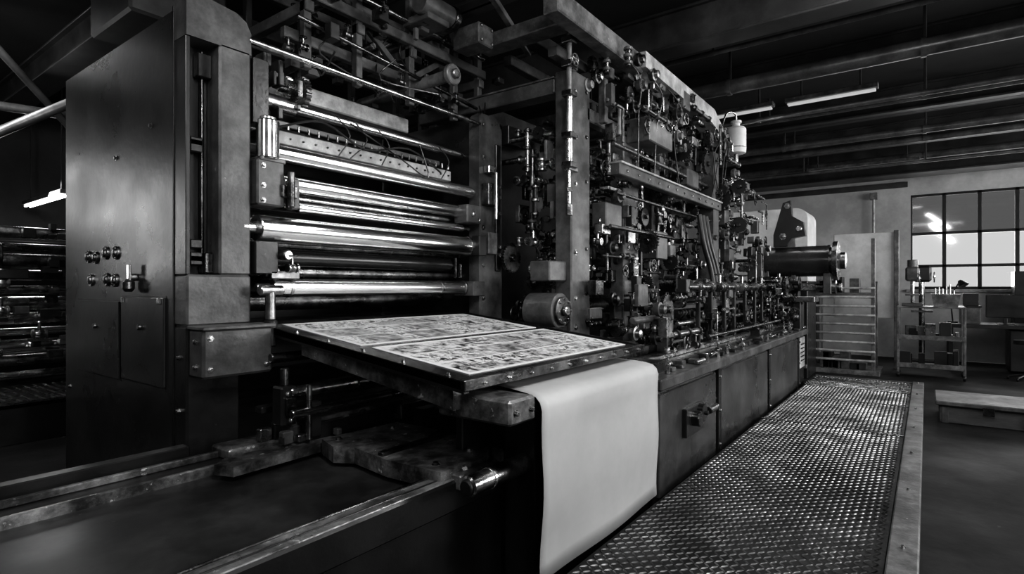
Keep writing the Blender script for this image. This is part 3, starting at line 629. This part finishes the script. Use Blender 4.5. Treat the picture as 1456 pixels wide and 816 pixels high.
b.box(13.3,14.1,-2.0,-1.2,-1.5,-.78,'dark'); b.box(13.3,14.1,-3.6,-2.3,-1.5,-1.45,'dark'); b.commit()
def monitor(name,x,y,w,h,z):
    b=B(name); b.box(x,x+.05,y-w/2,y+w/2,z+.12,z+.12+h,'dark',.01); b.box(x-.003,x,y-w/2+.02,y+w/2-.02,z+.14,z+.1+h,'black'); b.box(x+.02,x+.05,y-.03,y+.03,z,z+.15,'dark'); b.box(x-.08,x+.12,y-.12,y+.12,z,z+.015,'dark'); b.commit()
monitor('computer_monitor',13.5,-1.15,.55,.42,-.68); monitor('computer_monitor',13.5,-2.1,.6,.42,-.68)
b=B('steel_locker'); b.box(14.3,14.9,-2.6,-1.35,FL,.3,'dark'); b.box(14.28,14.3,-1.95,-1.94,FL+.1,.25,'black'); b.box(14.27,14.3,-1.9,-1.87,-.6,-.4,'steel'); b.box(14.27,14.3,-2.03,-2.0,-.6,-.4,'steel'); b.commit()
b=B('storage_box')
b.box(13.45,13.8,-.80,-.5,-.68,-.38,'gray'); b.box(13.43,13.82,-.82,-.48,-.38,-.35,'dark'); b.box(13.5,13.7,-.78,-.55,-.35,-.12,'dark'); b.commit()
b=B('desk_lamp')
b.cyl((13.6,-.4,-.68),(13.6,-.4,-.65),.08,'dark'); b.tube([(13.6,-.4,-.65),(13.6,-.38,-.2),(13.55,-.5,.1)],.012,'dark'); b.lathe((13.55,-.5,.12),(-.3,-.5,-.8),[(0,.03),(.03,.05),(.12,.09)],'dark',16); b.commit()
b=B('drill_press')
b.box(13.9,14.2,-.15,.3,FL,-1.48,'dark'); b.cyl((14.1,.08,-1.48),(14.1,.08,.35),.05,'dsteel'); b.box(13.75,14.2,-.08,.22,.1,.42,'dark',.04); b.cyl((13.82,.08,.1),(13.82,.08,-.15),.03,'steel'); b.box(13.7,14.1,-.1,.25,-.5,-.46,'dsteel'); b.wheel((13.85,-.12,.2),(0,1,0),.1); b.commit()
b=B('swivel_stool')
b.cyl((12.5,-1.35,-.95),(12.5,-1.35,-.88),.19,'dark',24); b.cyl((12.5,-1.35,-1.45),(12.5,-1.35,-.95),.025,'steel')
for k in range(5):
    an=k*2*math.pi/5; b.cyl((12.5,-1.35,-1.44),(12.5+.26*math.cos(an),-1.35+.26*math.sin(an),-1.5),.018,'dark'); b.cyl((12.5+.26*math.cos(an),-1.35+.26*math.sin(an)-.015,-1.52),(12.5+.26*math.cos(an),-1.35+.26*math.sin(an)+.015,-1.52),.03,'black',12)
b.commit()
b=B('flat_crate')
b.box(8.1,8.85,-1.75,-.12,FL,-1.36,'wood',.008); b.box(8.05,8.9,-1.8,-.08,-1.35,-1.30,'cratelid',.01); b.box(8.09,8.87,-1.76,-.11,-1.37,-1.345,'black',.001)
for y in (-1.72,-.9,-.2): b.box(8.085,8.1,y,y+.06,FL,-1.37,'gray')
for y in (-1.3,-.6): b.box(8.04,8.06,y,y+.1,-1.42,-1.33,'dsteel')
b.commit()
b=B('conduit_pipe'); b.cyl((14.85,.95,-.4),(14.85,.95,2.1),.025,'light',12); b.box(14.8,14.92,.88,1.02,1.95,2.1,'mid'); b.commit()
b=B('stock_cabinet'); b.box(13.6,14.5,1.9,3.6,FL,.9,'gray'); b.box(13.58,13.6,2.74,2.76,FL+.1,.85,'black'); b.box(13.56,13.6,2.65,2.7,-.4,-.2,'steel'); b.commit()
# ------------------------------------------------------------------ background press, left
BP=empty('background_press',(2,9.2,FL))
b=B('frame',BP)
for x in (-.2,3.2): b.box(x,x+.25,8.6,9.6,FL,.9,'dark',.02)
b.box(-.2,3.4,8.5,9.6,FL,-1.2,'gray'); b.box(0,3.2,9.5,9.6,-1.2,.6,'black')
for k in range(11): b.roller(.1,3.15,8.7+.15*(k%2),-1.05+k*.17,.05+.02*(k%3),random.choice(['steel','dsteel','steel','chrome']))
b.box(-.5,3.4,7.2,8.45,-1.2,-1.15,'dsteel'); b.box(-.5,3.4,7.2,7.25,FL,-1.15,'dark')
for k in range(40): b.box(-.5+k*.09,-.48+k*.09,7.25,8.4,-1.15,-1.135,'steel',.002)
b.cyl((.9,8.5,.35),(1.6,8.5,.35),.15,'gray'); b.cyl((1.6,8.5,.35),(1.66,8.5,.35),.17,'dsteel'); b.box(1.3,1.9,8.4,8.6,.1,.2,'dark')
b.commit()
clutter_b=B('mechanism',BP)
for k in range(80):
    x=random.uniform(.2,3.2); z=random.uniform(-.9,.8); clutter_b.box(x,x+random.uniform(.05,.2),8.5,8.6,z,z+random.uniform(.03,.12),random.choice(['dark','gray','dsteel','dark','steel']))
for k in range(14): clutter_b.valve((random.uniform(1.2,3),8.45,random.uniform(-.8,.7)),(1,0,0),.05)
clutter_b.commit()
b=B('roof_brace')
b.cyl((.6,7.5,.9),(2.6,7.0,2.4),.05,'pipe'); b.cyl((1.0,7.5,2.9),(3.0,8.5,1.2),.04,'beam'); b.cyl((.2,8.2,1.9),(3.2,8.2,2.1),.05,'pipe'); b.box(2.4,2.7,6.9,7.1,FL,CE,'beam'); b.commit()
b=B('ventilation_duct'); b.box(1.6,2.3,4.6,5.4,2.0,2.9,'beam',.02); b.box(1.58,2.32,4.58,5.42,2.4,2.45,'beam'); b.commit()
# ------------------------------------------------------------------ lights
def area(name,loc,target,sx,sy,e):
    l=bpy.data.lights.new(name,'AREA'); l.shape='RECTANGLE'; l.size=sx; l.size_y=sy; l.energy=e
    o=bpy.data.objects.new(name,l); scene.collection.objects.link(o); o.location=Vector(loc)+Vector((0,0,ZO))
    d=Vector(target)-Vector(loc); o.rotation_euler=d.to_track_quat('-Z','Y').to_euler(); return o
area('window_daylight',(15.4,-1.5,1.0),(6,.5,-.6),3.4,2.0,290)
area('unseen_side_light',(.1,YR-.3,1.0),(.1,2,1.0),3.2,2.8,100)  # fill through the added side windows, all out of view
area('unseen_side_light',(7.0,YR-.3,1.0),(7.0,2,1.0),2.7,2.9,250)
area('unseen_side_light',(10.2,YR-.3,1.0),(10.2,2,1.0),2.7,2.9,250)
area('unseen_side_light',(13.3,YR-.3,1.0),(13.3,2,1.0),2.5,2.9,130)
area('unseen_side_light',(-1.4,YL+.3,1.15),(-1.4,4,1.15),2.5,2.0,60)  # fill through the added left window, makes the cabinet sheen
area('lamp_and_fill_light',(1.0,-.2,2.55),(2.2,2.6,-.5),.4,2.0,120)  # added lamp out of view, brightens rollers, board and bed
area('lamp_and_fill_light',(-1.2,2.0,2.55),(1.4,4.2,.2),.4,2.0,35)  # added lamp out of view, aimed at the cabinet side
area('lamp_and_fill_light',(4.5,0,2.7),(5,2.2,0),.4,1.8,85)  # added lamp out of view, aimed at the middle of the press
area('lamp_and_fill_light',(8.65,1.5,2.5),(8.6,1.4,-1),.3,3,30)
area('lamp_and_fill_light',(2.6,10.4,1.2),(2.0,9,-1),.3,1.6,18)
area('lamp_and_fill_light',(1.0,6.9,2.3),(1.8,8.5,-.4),.3,1.6,40)  # unseen lamp added for highlights on the background press
lamp('fluorescent_lamp',1.0,6.1,7.7,2.36,'tube')  # unseen fixture added to go with the background fill
w=bpy.data.worlds.new('World'); scene.world=w; w.use_nodes=True
bg=w.node_tree.nodes['Background']; bg.inputs[0].default_value=(1,1,1,1); bg.inputs[1].default_value=1.2
cam=bpy.data.cameras.new('Camera'); co=bpy.data.objects.new('Camera',cam); scene.collection.objects.link(co); scene.camera=co
co.location=(0,0,ZO); co.rotation_euler=(math.radians(90),0,math.radians(-53.5)); cam.sensor_width=36; cam.lens=19.7; cam.clip_start=.05
scene.view_settings.view_transform='Standard'
scene.view_settings.look='None'; scene.view_settings.exposure=0
try: scene.view_settings.look='Medium High Contrast'
except Exception as e: print('look',e)
